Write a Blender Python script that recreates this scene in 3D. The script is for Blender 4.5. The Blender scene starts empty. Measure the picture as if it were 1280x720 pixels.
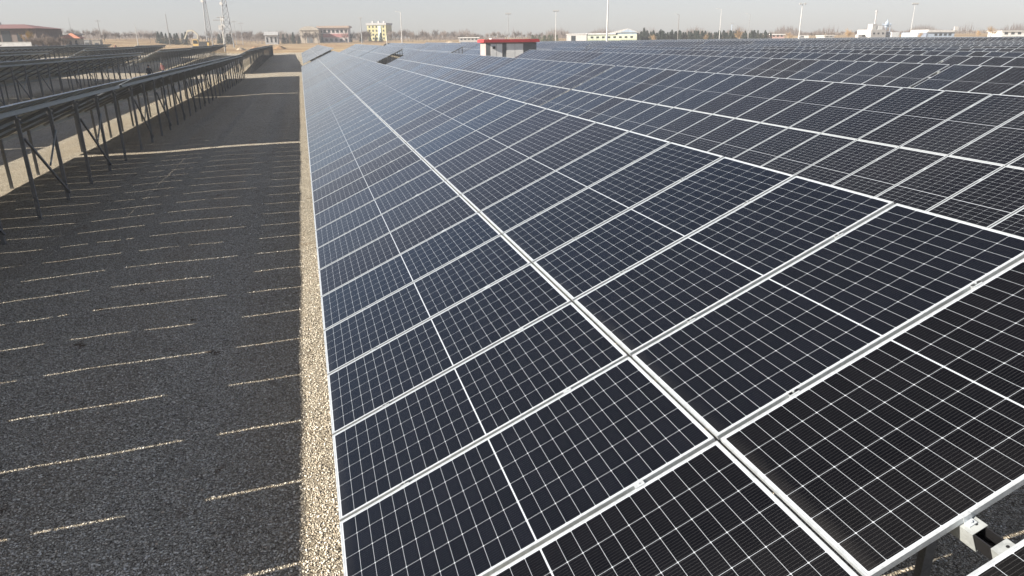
import bpy, math, random
import numpy as np
R = math.radians
random.seed(7)
sc = bpy.context.scene
COL = sc.collection

# ------------------------------------------------------------------ camera, sky, sun, exposure
CAM = (0.063, -3.015, 3.058)
cam_d = bpy.data.cameras.new("camera"); cam = bpy.data.objects.new("camera", cam_d); COL.objects.link(cam)
from mathutils import Matrix, Vector
rgt = Vector((0.96198, -0.27293, -0.010378)); up = Vector((0.099878, 0.316155, 0.943436)); fwd = Vector((0.254214, 0.9086, -0.331393))
m = Matrix((rgt, up, -fwd)).transposed().to_4x4(); m.translation = Vector(CAM)
cam.matrix_world = m
cam_d.sensor_width = 36; cam_d.lens = 885.255 / 1280 * 36
cam_d.clip_start = 0.05; cam_d.clip_end = 6000
sc.camera = cam
SUN_EL, SUN_AZ = 25.0, 8.0
w = bpy.data.worlds.new("World"); sc.world = w; w.use_nodes = True
nt = w.node_tree; bg = nt.nodes["Background"]
sky = nt.nodes.new("ShaderNodeTexSky"); sky.sky_type = 'NISHITA'; sky.sun_disc = False
sky.sun_elevation = R(SUN_EL); sky.sun_rotation = R(262); sky.altitude = 1000
sky.air_density = 1.0; sky.dust_density = 1.2; sky.ozone_density = 1.0
hs = nt.nodes.new("ShaderNodeHueSaturation"); hs.inputs['Saturation'].default_value = 0.55
nt.links.new(sky.outputs[0], hs.inputs['Color']); tint = nt.nodes.new('ShaderNodeMix'); tint.data_type = 'RGBA'; tint.blend_type = 'MULTIPLY'; tint.inputs[0].default_value = 1.0
nt.links.new(hs.outputs[0], tint.inputs[6]); tint.inputs[7].default_value = (0.97, 0.955, 1.035, 1); nt.links.new(tint.outputs[2], bg.inputs[0])
bg.inputs[1].default_value = 0.046
sd = bpy.data.lights.new("sun", 'SUN'); sun = bpy.data.objects.new("sun", sd); COL.objects.link(sun)
sd.energy = 5.0; sd.angle = R(0.30); sd.color = (1.0, 0.91, 0.78)
ldir = Vector((math.cos(R(SUN_EL)) * math.cos(R(SUN_AZ)), math.cos(R(SUN_EL)) * math.sin(R(SUN_AZ)), -math.sin(R(SUN_EL))))
sun.rotation_euler = ldir.to_track_quat('-Z', 'Y').to_euler(); sun.location = (-60, -10, 60)
vs = sc.view_settings; sc.display_settings.display_device = 'sRGB'
vs.view_transform = 'Standard'; vs.look = 'None'; vs.gamma = 1; vs.use_curve_mapping = False
vs.exposure = 1.68
sc.cycles.volume_bounces = 0; sc.cycles.max_bounces = 6; sc.cycles.transparent_max_bounces = 8

# ------------------------------------------------------------------ helpers
def sm(a, b, t):
    t = min(1, max(0, (t - a) / (b - a))); return t * t * (3 - 2 * t)
def G(x, y):
    r = math.hypot(x - CAM[0], y - CAM[1])
    return (-0.8 - 0.1 * sm(2.5, 6.0, -x) + 0.9 * sm(85, 190, y) + 1.0 * sm(12, 46, -x) + 1.9 * sm(46, 90, -x)
            + 3.4 * sm(205, 620, r) + 5 * sm(600, 1500, r))
def place(u, D):
    "map position on a bearing (u) at depth D metres"
    lat = (u - 640) / 938.0 * D
    fx, fy = 0.26945, 0.96301
    return CAM[0] + fx * D + fy * lat, CAM[1] + fy * D - fx * lat
def ztop(u, v, D): return CAM[2] + (52 - 0.011 * (u - 374) - v) * D / 994.0

class MB:
    def __init__(s): s.v = []; s.f = []; s.m = []; s.uv = None
    def box(s, c, d, mi=0, rot=None):
        hx, hy, hz = d[0] / 2, d[1] / 2, d[2] / 2; n = len(s.v)
        for x, y, z in ((-hx, -hy, -hz), (hx, -hy, -hz), (hx, hy, -hz), (-hx, hy, -hz), (-hx, -hy, hz), (hx, -hy, hz), (hx, hy, hz), (-hx, hy, hz)):
            p = Vector((x, y, z))
            if rot is not None: p = rot @ p
            s.v.append((p.x + c[0], p.y + c[1], p.z + c[2]))
        for f in ((3, 2, 1, 0), (4, 5, 6, 7), (0, 1, 5, 4), (1, 2, 6, 5), (2, 3, 7, 6), (3, 0, 4, 7)):
            s.f.append(tuple(n + i for i in f)); s.m.append(mi)
        return s
    def b2(s, a, b, mi=0):
        return s.box([(a[i] + b[i]) / 2 for i in range(3)], [abs(b[i] - a[i]) for i in range(3)], mi)
    def tube(s, a, b, r1, r2=None, n=8, mi=0, cap=True):
        r2 = r1 if r2 is None else r2
        a = Vector(a); b = Vector(b); d = (b - a).normalized()
        x = d.orthogonal().normalized(); y = d.cross(x); k = len(s.v)
        for p, r in ((a, r1), (b, r2)):
            for i in range(n):
                t = 2 * math.pi * i / n; q = p + x * (r * math.cos(t)) + y * (r * math.sin(t)); s.v.append(tuple(q))
        for i in range(n):
            j = (i + 1) % n; s.f.append((k + i, k + j, k + n + j, k + n + i)); s.m.append(mi)
        if cap:
            s.f.append(tuple(k + i for i in reversed(range(n)))); s.m.append(mi)
            s.f.append(tuple(k + n + i for i in range(n))); s.m.append(mi)
        return s
    def bar(s, a, b, wd, hg, mi=0):
        a = Vector(a); b = Vector(b); d = b - a
        q = d.to_track_quat('X', 'Z').to_matrix()
        return s.box(tuple((a + b) / 2), (d.length, wd, hg), mi, q)
    def poly(s, pts, mi=0):
        n = len(s.v); s.v += [tuple(p) for p in pts]; s.f.append(tuple(range(n, n + len(pts)))); s.m.append(mi); return s
    def prism(s, prof, y0, y1, mi=0, axis='y'):
        "profile (a,z) extruded along y (or x)"
        n = len(s.v); k = len(prof)
        for yy in (y0, y1):
            for a, z in prof: s.v.append((a, yy, z) if axis == 'y' else (yy, a, z))
        for i in range(k):
            j = (i + 1) % k; s.f.append((n + i, n + j, n + k + j, n + k + i)); s.m.append(mi)
        s.f.append(tuple(n + i for i in reversed(range(k)))); s.m.append(mi)
        s.f.append(tuple(n + k + i for i in range(k))); s.m.append(mi)
        return s
    def mesh(s, name, mats, smooth=False):
        me = bpy.data.meshes.new(name); me.from_pydata(s.v, [], s.f)
        for mm in (mats if isinstance(mats, (list, tuple)) else [mats]): me.materials.append(mm)
        me.polygons.foreach_set('material_index', s.m)
        if smooth: me.polygons.foreach_set('use_smooth', [True] * len(me.polygons))
        me.update(); return me
    def build(s, name, mats, parent=None, loc=(0, 0, 0), rot=(0, 0, 0), smooth=False):
        return link(name, s.mesh(name, mats, smooth), parent, loc, rot)
def link(name, me, parent=None, loc=(0, 0, 0), rot=(0, 0, 0)):
    o = bpy.data.objects.new(name, me); COL.objects.link(o); o.location = loc; o.rotation_euler = rot
    if parent: o.parent = parent
    return o
def tag(o, label=None, cat=None, group=None, kind=None):
    if label: o['label'] = label
    if cat: o['category'] = cat
    if group: o['group'] = group
    if kind: o['kind'] = kind
    return o
def empty(name, loc, rz=0, label=None, cat=None, group=None):
    o = bpy.data.objects.new(name, None); COL.objects.link(o); o.location = loc; o.rotation_euler = (0, 0, rz)
    o.empty_display_size = 0.3
    return tag(o, label, cat, group)
def dup(root, loc, rz, scale=(1, 1, 1), label=None, group=None):
    r = root.copy(); COL.objects.link(r); r.location = loc; r.rotation_euler = (0, 0, rz); r.scale = scale
    if label: r['label'] = label
    if group: r['group'] = group
    for ch in list(root.children):
        c = ch.copy(); COL.objects.link(c); c.parent = r
        for g in list(ch.children):
            d = g.copy(); COL.objects.link(d); d.parent = c
    return r

# ------------------------------------------------------------------ materials
class N:
    def __init__(s, name):
        s.mat = bpy.data.materials.new(name); s.mat.use_nodes = True; s.t = s.mat.node_tree; s.p = s.t.nodes["Principled BSDF"]
    def n(s, typ, **kw):
        o = s.t.nodes.new("ShaderNode" + typ)
        for k, v in kw.items():
            if k.startswith('i_'):
                key = k[2:]; key = int(key) if key.isdigit() else key.replace('_', ' ')
                s.set(o.inputs[key], v)
            else: setattr(o, k, v)
        return o
    def set(s, inp, v):
        if hasattr(v, 'is_linked') or isinstance(v, bpy.types.NodeSocket): s.t.links.new(v, inp)
        else: inp.default_value = v
    def m(s, op, a, b=0.0, c=None, clamp=False):
        o = s.t.nodes.new("ShaderNodeMath"); o.operation = op; o.use_clamp = clamp
        s.set(o.inputs[0], a); s.set(o.inputs[1], b)
        if c is not None: s.set(o.inputs[2], c)
        return o.outputs[0]
    def mix(s, f, a, b):
        o = s.t.nodes.new("ShaderNodeMix"); o.data_type = 'RGBA'
        s.set(o.inputs[0], f); s.set(o.inputs[6], a); s.set(o.inputs[7], b); return o.outputs[2]
    def ramp(s, f, stops):
        o = s.t.nodes.new("ShaderNodeValToRGB"); s.set(o.inputs[0], f); e = o.color_ramp.elements
        while len(e) < len(stops): e.new(0.5)
        for k, (p, c) in enumerate(stops): e[k].position = p; e[k].color = (*c, 1) if len(c) == 3 else c
        return o.outputs[0]
    def noise(s, vec, scale, detail=3, rough=0.5):
        o = s.t.nodes.new("ShaderNodeTexNoise"); o.inputs['Scale'].default_value = scale; o.inputs['Detail'].default_value = detail
        o.inputs['Roughness'].default_value = rough; s.t.links.new(vec, o.inputs['Vector']); return o.outputs[0]
def rgb(*c): return (*c, 1)
def plain(name, c, rough=0.6, metal=0.0, var=0.15, scale=3.0, spec=0.5):
    k = N(name); tc = k.n('TexCoord')
    f = k.noise(tc.outputs['Object'], scale, 4)
    a = tuple(max(0, x * (1 - var)) for x in c); b = tuple(min(1, x * (1 + var)) for x in c)
    k.set(k.p.inputs['Base Color'], k.ramp(f, [(0.3, a), (0.7, b)]))
    k.p.inputs['Roughness'].default_value = rough; k.p.inputs['Metallic'].default_value = metal
    k.p.inputs['Specular IOR Level'].default_value = spec
    return k.mat

def mat_panel():
    k = N('pv_glass'); uv = k.n('UVMap'); sx = k.n('SeparateXYZ'); k.t.links.new(uv.outputs[0], sx.inputs[0])
    u, v = sx.outputs[0], sx.outputs[1]
    PW, PL = 1.124, 2.278
    cu = k.m('DIVIDE', k.m('SUBTRACT', u, 0.0200), (PW - 0.0400) / 6)
    half = k.m('GREATER_THAN', v, PL / 2)
    vv = k.m('SUBTRACT', v, k.m('MULTIPLY', half, (PL - 0.044 + 0.008) / 2))     # fold the upper half onto the lower
    cv = k.m('DIVIDE', k.m('SUBTRACT', vv, 0.022), ((PL - 0.044 - 0.008) / 2) / 12)
    pu, pv = (PW - 0.04) / 6, ((PL - 0.052) / 2) / 12
    du = k.m('MULTIPLY', k.m('ABSOLUTE', k.m('SUBTRACT', k.m('FRACT', cu), 0.5)), pu)   # 0 centre .. pu/2 line
    dv = k.m('MULTIPLY', k.m('ABSOLUTE', k.m('SUBTRACT', k.m('FRACT', cv), 0.5)), pv)
    eu = k.m('SUBTRACT', pu / 2, du); ev = k.m('SUBTRACT', pv / 2, dv)
    lu = k.m('LESS_THAN', eu, 0.0010); lv = k.m('LESS_THAN', ev, 0.0009)
    dia = k.m('LESS_THAN', k.m('ADD', eu, ev), 0.0062)
    out = k.m('MAXIMUM', k.m('MAXIMUM', k.m('LESS_THAN', cu, 0.0), k.m('GREATER_THAN', cu, 6.0)), k.m('MAXIMUM', k.m('LESS_THAN', cv, 0.0), k.m('GREATER_THAN', cv, 12.0)))
    line = k.m('MAXIMUM', k.m('MAXIMUM', lu, lv), k.m('MAXIMUM', dia, out))
    bb = k.m('LESS_THAN', k.m('ABSOLUTE', k.m('SUBTRACT', k.m('FRACT', k.m('MULTIPLY', cu, 10.0)), 0.5)), 0.022)
    oi = k.n('ObjectInfo'); at = k.n('Attribute', attribute_name='tone')
    cs = k.n('SeparateColor'); k.t.links.new(oi.outputs['Color'], cs.inputs[0])
    rnd = k.m('FRACT', k.m('ADD', cs.outputs[0], at.outputs['Fac']))
    geo = k.n('NewGeometry')
    cell = k.ramp(rnd, [(0.0, (0.0018, 0.0017, 0.0020)), (0.45, (0.002, 0.002, 0.0027)), (0.8, (0.0022, 0.0025, 0.004)), (1.0, (0.0022, 0.0028, 0.005))])
    # small cell to cell differences
    cb = k.n('CombineXYZ'); k.set(cb.inputs[0], k.m('FLOOR', cu)); k.set(cb.inputs[1], k.m('FLOOR', k.m('ADD', cv, k.m('MULTIPLY', half, 20.0)))); k.set(cb.inputs[2], k.m('MULTIPLY', rnd, 91.0))
    wn = k.n('TexWhiteNoise'); k.t.links.new(cb.outputs[0], wn.inputs[0])
    hsv = k.n('HueSaturation'); k.set(hsv.inputs['Color'], cell); k.set(hsv.inputs['Value'], k.m('ADD', 0.75, k.m('MULTIPLY', wn.outputs[0], 0.5)))
    col = k.mix(bb, hsv.outputs[0], rgb(0.05, 0.05, 0.052))
    col = k.mix(line, col, rgb(0.32, 0.35, 0.39))
    # dust film, wiped in streaks down the slope
    mp = k.n('Mapping'); k.t.links.new(geo.outputs['Position'], mp.inputs[0]); mp.inputs['Scale'].default_value = (0.35, 1.2, 0.35)
    d1 = k.noise(mp.outputs[0], 0.55, 5, 0.6); d2 = k.noise(geo.outputs['Position'], 9.0, 4, 0.6)
    mp2 = k.n('Mapping'); k.t.links.new(geo.outputs['Position'], mp2.inputs[0]); mp2.inputs['Scale'].default_value = (0.07, 0.11, 0.07)
    patch = k.ramp(k.noise(mp2.outputs[0], 1.0, 3, 0.5), [(0.50, (0, 0, 0)), (0.68, (1, 1, 1))])
    dust = k.m('MULTIPLY', k.m('POWER', d1, 2.2, clamp=True), k.m('ADD', 0.4, d2))
    dust = k.m('MULTIPLY', dust, k.m('ADD', 0.004, k.m('MULTIPLY', patch, 0.12)))
    speck = k.n('TexVoronoi', i_Scale=5.0); k.t.links.new(geo.outputs['Position'], speck.inputs['Vector'])
    ss = k.n('SeparateColor'); k.t.links.new(speck.outputs['Color'], ss.inputs[0])
    drop = k.m('MULTIPLY', k.m('LESS_THAN', speck.outputs['Distance'], k.m('MULTIPLY', ss.outputs[1], 0.055)), k.m('GREATER_THAN', ss.outputs[0], 0.985))
    low = k.m('MULTIPLY', k.m('MULTIPLY', k.m('SUBTRACT', 1.0, k.m('DIVIDE', v, 0.09), clamp=True), k.m('POWER', d1, 2.0)), 0.10)
    dust = k.m('ADD', dust, low)
    col = k.mix(dust, col, rgb(0.29, 0.285, 0.275))
    col = k.mix(drop, col, rgb(0.55, 0.54, 0.50))
    out_ = k.t.nodes['Material Output']
    df = k.n('BsdfDiffuse'); k.set(df.inputs['Color'], col)
    gl = k.n('BsdfGlossy'); k.set(gl.inputs['Roughness'], k.m('ADD', 0.07, k.m('MULTIPLY', d2, 0.12)))
    fr = k.n('Fresnel'); fr.inputs['IOR'].default_value = 1.34
    k.set(gl.inputs['Color'], k.mix(k.m('POWER', fr.outputs[0], 0.95), k.ramp(rnd, [(0.0, (0.48, 0.50, 0.58)), (0.35, (0.64, 0.72, 0.86)), (0.65, (0.66, 0.82, 1.0)), (1.0, (0.62, 0.80, 1.0))]), rgb(1, 1, 1)))
    mx = k.n('MixShader'); k.t.links.new(fr.outputs[0], mx.inputs[0]); k.t.links.new(df.outputs[0], mx.inputs[1]); k.t.links.new(gl.outputs[0], mx.inputs[2])
    k.t.links.new(mx.outputs[0], out_.inputs['Surface'])
    return k.mat

def mat_ground():
    k = N('gravel_ground'); geo = k.n('NewGeometry'); P = geo.outputs['Position']
    wob = k.n('VectorMath', operation='ADD'); nz = k.n('TexNoise', i_Scale=14.0, i_Detail=2.0); k.t.links.new(P, nz.inputs['Vector'])
    sc_ = k.n('VectorMath', operation='SCALE'); k.t.links.new(nz.outputs['Color'], sc_.inputs[0]); sc_.inputs['Scale'].default_value = 0.05
    k.t.links.new(P, wob.inputs[0]); k.t.links.new(sc_.outputs[0], wob.inputs[1])
    def vor(scale, feat='F1'):
        o = k.n('TexVoronoi', feature=feat, i_Scale=scale); k.t.links.new(wob.outputs[0], o.inputs['Vector']); return o
    v1 = vor(54.0); v2 = vor(105.0); v3 = vor(22.0)
    s1 = k.n('SeparateColor'); k.t.links.new(v1.outputs['Color'], s1.inputs[0])
    s2 = k.n('SeparateColor'); k.t.links.new(v2.outputs['Color'], s2.inputs[0])
    pick = k.m('GREATER_THAN', s1.outputs[1], 0.45)
    tone = k.m('ADD', k.m('MULTIPLY', s1.outputs[0], pick), k.m('MULTIPLY', s2.outputs[0], k.m('SUBTRACT', 1.0, pick)))
    stone = k.ramp(tone, [(0.0, (0.16, 0.145, 0.12)), (0.22, (0.42, 0.385, 0.315)), (0.6, (0.64, 0.59, 0.485)), (0.85, (0.78, 0.73, 0.62)), (1.0, (0.86, 0.84, 0.77))])
    dist = k.m('ADD', k.m('MULTIPLY', v1.outputs['Distance'], pick), k.m('MULTIPLY', v2.outputs['Distance'], k.m('SUBTRACT', 1.0, pick)))
    gapf = k.ramp(dist, [(0.30, (1, 1, 1)), (0.72, (0.27, 0.255, 0.235))])
    mm = k.n('Mix', data_type='RGBA', blend_type='MULTIPLY'); mm.inputs[0].default_value = 0.95
    k.set(mm.inputs[6], stone); k.set(mm.inputs[7], gapf)
    big = k.noise(P, 0.35, 5, 0.6); med = k.noise(P, 1.6, 5, 0.65)
    col = k.mix(k.ramp(med, [(0.62, (0, 0, 0)), (0.74, (1, 1, 1))]), mm.outputs[2], k.mix(0.45, mm.outputs[2], rgb(0.16, 0.11, 0.07)))
    sp = k.noise(P, 2.3, 3, 0.55)
    mpr = k.n('Mapping'); k.t.links.new(P, mpr.inputs[0]); mpr.inputs['Scale'].default_value = (1.1, 0.05, 1)
    rut = k.noise(mpr.outputs[0], 1.0, 3, 0.6); dirt = k.noise(P, 0.9, 6, 0.7)
    col = k.mix(k.m('MULTIPLY', k.ramp(rut, [(0.45, (0, 0, 0)), (0.68, (1, 1, 1))]), k.m('MULTIPLY', dirt, 0.5)), col, rgb(0.27, 0.215, 0.155))
    col = k.mix(k.ramp(sp, [(0.68, (0, 0, 0)), (0.73, (0.8, 0.8, 0.8))]), col, rgb(0.10, 0.07, 0.045))
    hv = k.n('HueSaturation'); k.set(hv.inputs['Color'], col); k.set(hv.inputs['Value'], k.m('ADD', 0.86, k.m('MULTIPLY', k.m('ADD', k.m('MULTIPLY', big, 0.5), k.m('MULTIPLY', dirt, 0.5)), 0.62))); hv.inputs['Saturation'].default_value = 1.08
    # outer fields: dry soil and straw beyond the array
    sx = k.n('SeparateXYZ'); k.t.links.new(P, sx.inputs[0])
    n2 = k.noise(P, 0.03, 6, 0.65); n3 = k.noise(P, 0.4, 5, 0.7)
    soil = k.ramp(n2, [(0.35, (0.20, 0.125, 0.065)), (0.5, (0.33, 0.23, 0.13)), (0.62, (0.42, 0.33, 0.20)), (0.75, (0.24, 0.17, 0.10))])
    soil = k.mix(k.m('MULTIPLY', n3, 0.5), soil, rgb(0.22, 0.17, 0.11))
    edge = k.m('ADD', sx.outputs[1], k.m('MULTIPLY', k.m('SUBTRACT', n2, 0.5), 40.0))
    far = k.m('MULTIPLY', k.m('SUBTRACT', edge, 214.0), 0.08, clamp=True)
    k.set(k.p.inputs['Base Color'], k.mix(far, hv.outputs[0], soil))
    k.p.inputs['Roughness'].default_value = 0.95; k.p.inputs['Specular IOR Level'].default_value = 0.15
    b = k.n('Bump'); b.inputs['Strength'].default_value = 0.9; b.inputs['Distance'].default_value = 0.035
    hgt = k.m('ADD', k.m('MULTIPLY', k.m('SUBTRACT', 1.0, dist), 1.0), k.m('MULTIPLY', k.m('SUBTRACT', 1.0, v3.outputs['Distance']), 0.7))
    hgt = k.m('ADD', hgt, k.m('MULTIPLY', tone, 0.5))
    k.set(b.inputs['Height'], hgt); k.t.links.new(b.outputs[0], k.p.inputs['Normal'])
    return k.mat

def mat_metal(name, c, rough, metal):
    k = N(name); tc = k.n('TexCoord'); f = k.noise(tc.outputs['Object'], 7.0, 5, 0.6)
    f2 = k.n('TexVoronoi', i_Scale=55.0); k.t.links.new(tc.outputs['Object'], f2.inputs['Vector'])
    s = k.n('SeparateColor'); k.t.links.new(f2.outputs['Color'], s.inputs[0])
    t = k.m('ADD', k.m('MULTIPLY', f, 0.7), k.m('MULTIPLY', s.outputs[0], 0.3))
    k.set(k.p.inputs['Base Color'], k.ramp(t, [(0.25, tuple(x * 0.8 for x in c)), (0.75, tuple(min(1, x * 1.12) for x in c))]))
    k.set(k.p.inputs['Roughness'], k.m('ADD', rough - 0.08, k.m('MULTIPLY', f, 0.16))); k.p.inputs['Metallic'].default_value = metal
    return k.mat

M_GLASS = mat_panel()
M_BACK = plain('backsheet', (0.34, 0.33, 0.30), 0.55, 0, 0.10, 2.0)
M_ALU = mat_metal('aluminium', (0.43, 0.465, 0.495), 0.40, 0.4)
M_GALV = mat_metal('galvanised', (0.36, 0.385, 0.39), 0.50, 0.45)
M_POST = mat_metal('post_steel', (0.22, 0.225, 0.23), 0.55, 0.5)
M_BLACK = plain('black_rubber', (0.007, 0.007, 0.008), 0.5)
M_GROUND = mat_ground()

# ------------------------------------------------------------------ ground sheet
def axis(parts):
    out = [parts[0][0]]
    for a, b, st in parts:
        n = max(1, int(round((b - a) / st)))
        out += [a + (b - a) * (i + 1) / n for i in range(n)]
    return out
xs = axis([(-1000, -400, 100), (-400, -100, 25), (-100, -16, 6), (-16, -8, 1.0), (-8, 0.6, 0.10), (0.6, 6, 0.6), (6, 200, 10), (200, 500, 30), (500, 1000, 100)])
ys = axis([(-400, -20, 40), (-20, 0, 2), (0, 14, 0.10), (14, 32, 0.22), (32, 60, 0.6), (60, 240, 6), (240, 640, 16), (640, 1000, 90)])
rs = np.random.RandomState(3)
def smooth_noise(nx, ny, step):
    g = rs.rand(nx // step + 3, ny // step + 3)
    i = np.arange(nx) / step; j = np.arange(ny) / step
    i0 = i.astype(int); j0 = j.astype(int); fi = (i - i0)[:, None]; fj = (j - j0)[None]
    return (g[i0][:, j0] * (1 - fi) * (1 - fj) + g[i0 + 1][:, j0] * fi * (1 - fj) + g[i0][:, j0 + 1] * (1 - fi) * fj + g[i0 + 1][:, j0 + 1] * fi * fj) - 0.5
nx, ny = len(xs), len(ys)
bmp = 0.018 * smooth_noise(nx, ny, 11) + 0.010 * smooth_noise(nx, ny, 4) + 0.010 * smooth_noise(nx, ny, 2)
gv = []
for i, x in enumerate(xs):
    for j, y in enumerate(ys):
        near = (1 if -9 < x < 1.2 and -1 < y < 60 else 0.3)
        gv.append((x, y, G(x, y) + bmp[i, j] * near))
gf = [(i * ny + j, (i + 1) * ny + j, (i + 1) * ny + j + 1, i * ny + j + 1) for i in range(nx - 1) for j in range(ny - 1)]
gme = bpy.data.meshes.new('ground'); gme.from_pydata(gv, [], gf); gme.materials.append(M_GROUND)
gme.polygons.foreach_set('use_smooth', [True] * len(gf))
tag(link('ground', gme), kind='structure')

# loose stones lying on the nearest stretch of the gravel: uncountable, one object
def mat_stone():
    k = N('loose_stone'); g = k.n('NewGeometry'); r_ = g.outputs['Random Per Island']
    k.set(k.p.inputs['Base Color'], k.ramp(r_, [(0.0, (0.24, 0.22, 0.19)), (0.3, (0.50, 0.46, 0.39)), (0.65, (0.70, 0.655, 0.56)), (0.9, (0.82, 0.785, 0.69)), (1.0, (0.58, 0.46, 0.34))]))
    k.p.inputs['Roughness'].default_value = 0.9; k.p.inputs['Specular IOR Level'].default_value = 0.2
    return k.mat
ns = 85000
rng = np.random.RandomState(11)
sy_ = -0.5 + 11.5 * rng.rand(ns) ** 1.5; sx_ = -5.6 + 7.2 * rng.rand(ns)
sr_ = 0.005 + 0.0085 * rng.rand(ns) ** 2.4
base = np.array([(1, 0, 0), (0.3, 0.9, 0.1), (-0.8, 0.55, 0), (-0.75, -0.6, 0.1), (0.35, -0.95, 0), (0.1, 0, 0.8), (-0.05, 0.1, -0.7)])
fi = np.array([(0, 1, 5), (1, 2, 5), (2, 3, 5), (3, 4, 5), (4, 0, 5), (1, 0, 6), (2, 1, 6), (3, 2, 6), (4, 3, 6), (0, 4, 6)])
ang = rng.rand(ns) * 6.283; ca, sa = np.cos(ang), np.sin(ang)
V = base[None] * (0.75 + 0.5 * rng.rand(ns, 7, 3)) * sr_[:, None, None] * np.array([1.25, 0.9, 0.8])
tl = (rng.rand(ns) - .5) * 1.0
V = np.stack([V[..., 0], V[..., 1] * np.cos(tl)[:, None] - V[..., 2] * np.sin(tl)[:, None], V[..., 1] * np.sin(tl)[:, None] + V[..., 2] * np.cos(tl)[:, None]], -1)
X_ = V[..., 0] * ca[:, None] - V[..., 1] * sa[:, None] + sx_[:, None]; Y_ = V[..., 0] * sa[:, None] + V[..., 1] * ca[:, None] + sy_[:, None]
gi = np.clip(np.searchsorted(np.array(xs), sx_) - 1, 0, nx - 2); gj = np.clip(np.searchsorted(np.array(ys), sy_) - 1, 0, ny - 2)
axx, ayy = np.array(xs), np.array(ys); fx = (sx_ - axx[gi]) / (axx[gi + 1] - axx[gi]); fy = (sy_ - ayy[gj]) / (ayy[gj + 1] - ayy[gj])
GZ = np.array([p[2] for p in gv]).reshape(nx, ny)
gz_ = GZ[gi, gj] * (1 - fx) * (1 - fy) + GZ[gi + 1, gj] * fx * (1 - fy) + GZ[gi, gj + 1] * (1 - fx) * fy + GZ[gi + 1, gj + 1] * fx * fy
Z_ = V[..., 2] + (gz_ + sr_ * 0.25)[:, None]
co = np.stack([X_, Y_, Z_], -1).reshape(-1, 3); fc = (fi[None] + 7 * np.arange(ns)[:, None, None]).reshape(-1, 3)
sme = bpy.data.meshes.new('loose_gravel'); sme.vertices.add(len(co)); sme.vertices.foreach_set('co', co.ravel())
sme.loops.add(fc.size); sme.loops.foreach_set('vertex_index', fc.ravel()); sme.polygons.add(len(fc)); sme.polygons.foreach_set('loop_start', np.arange(0, fc.size, 3)); sme.polygons.foreach_set('loop_total', np.full(len(fc), 3))
sme.update(calc_edges=True); sme.validate(); sme.materials.append(mat_stone())
tag(link('loose_gravel', sme), kind='stuff')

# ------------------------------------------------------------------ solar tables
T = 0.427124; CT, ST = math.cos(T), math.sin(T)
PW, PL, GAP, JG = 1.124, 2.278, 0.030, 0.020
PITCH = PW + GAP
def slope(s, dn=0.0): return (s * CT - dn * ST, s * ST + dn * CT)   # x,z of a point on the slope, dn above it

def panel_part(mb, ox, oy, uvs, tone=None):
    "glass front, backsheet and thin edge, in slope space (x slope, y row, z normal)"
    x0, x1, y0, y1 = ox + 0.006, ox + PL - 0.006, oy + 0.006, oy + PW - 0.006
    zt, zb = -0.002, -0.009; n = len(mb.v)
    mb.v += [(x0, y0, zt), (x1, y0, zt), (x1, y1, zt), (x0, y1, zt), (x0, y0, zb), (x1, y0, zb), (x1, y1, zb), (x0, y1, zb)]
    mb.f += [(n, n + 1, n + 2, n + 3), (n + 7, n + 6, n + 5, n + 4)]; mb.m += [0, 1]
    uvs.append([(0.006, 0.006), (0.006, PL - .006), (PW - .006, PL - .006), (PW - .006, 0.006)]); uvs.append([(0, 0)] * 4)
def frame_part(mb, ox, oy, mi=0):
    w_, h = 0.0115, 0.030
    x0, x1, y0, y1 = ox, ox + PL, oy, oy + PW
    mb.b2((x0, y0, -h), (x1, y0 + w_, 0), mi); mb.b2((x0, y1 - w_, -h), (x1, y1, 0), mi)
    mb.b2((x0, y0 + w_, -h), (x0 + w_, y1 - w_, -0.0006), mi); mb.b2((x1 - w_, y0 + w_, -h), (x1, y1 - w_, -0.0006), mi)
def jbox(mb, ox, oy, mi=2):
    for dy in (-0.28, 0, 0.28): mb.b2((ox + PL / 2 - 0.03, oy + PW / 2 + dy - 0.05, -0.028), (ox + PL / 2 + 0.03, oy + PW / 2 + dy + 0.05, -0.0095), mi)
def set_uv(me, uvs, tones=None):
    lay = me.uv_layers.new(name='UVMap'); k = 0
    flat = [c for q in uvs for p in q for c in p]
    flat += [0.0] * (2 * len(me.loops) - len(flat))
    lay.data.foreach_set('uv', flat)
    if tones:
        a = me.attributes.new('tone', 'FLOAT', 'FACE'); a.data.foreach_set('value', tones + [0.0] * (len(me.polygons) - len(tones)))
# prototype meshes
_mb = MB(); _u = []; panel_part(_mb, 0, 0, _u); jbox(_mb, 0, 0); ME_PANEL = _mb.mesh('solar_panel', [M_GLASS, M_BACK, M_BLACK]); set_uv(ME_PANEL, _u)
_mb = MB(); frame_part(_mb, 0, 0); ME_FRAME = _mb.mesh('frame', M_ALU)
_mb = MB(); _u = []; panel_part(_mb, 0, 0, _u); frame_part(_mb, 0, 0, 2); ME_PANELF = _mb.mesh('solar_panel', [M_GLASS, M_BACK, M_ALU]); set_uv(ME_PANELF, _u)
_mb = MB(); _mb.b2((-0.03, -0.0098, -0.03), (0.03, 0.0098, 0.0055)); _mb.b2((-0.03, -0.019, 0.001), (0.03, 0.019, 0.0055)); _mb.tube((0, 0, 0.005), (0, 0, 0.011), 0.007, n=6)
ME_CLAMP = _mb.mesh('clamp', M_ALU)
PUR_S = (0.50, 1.78, 2.80, 4.07)
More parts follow.
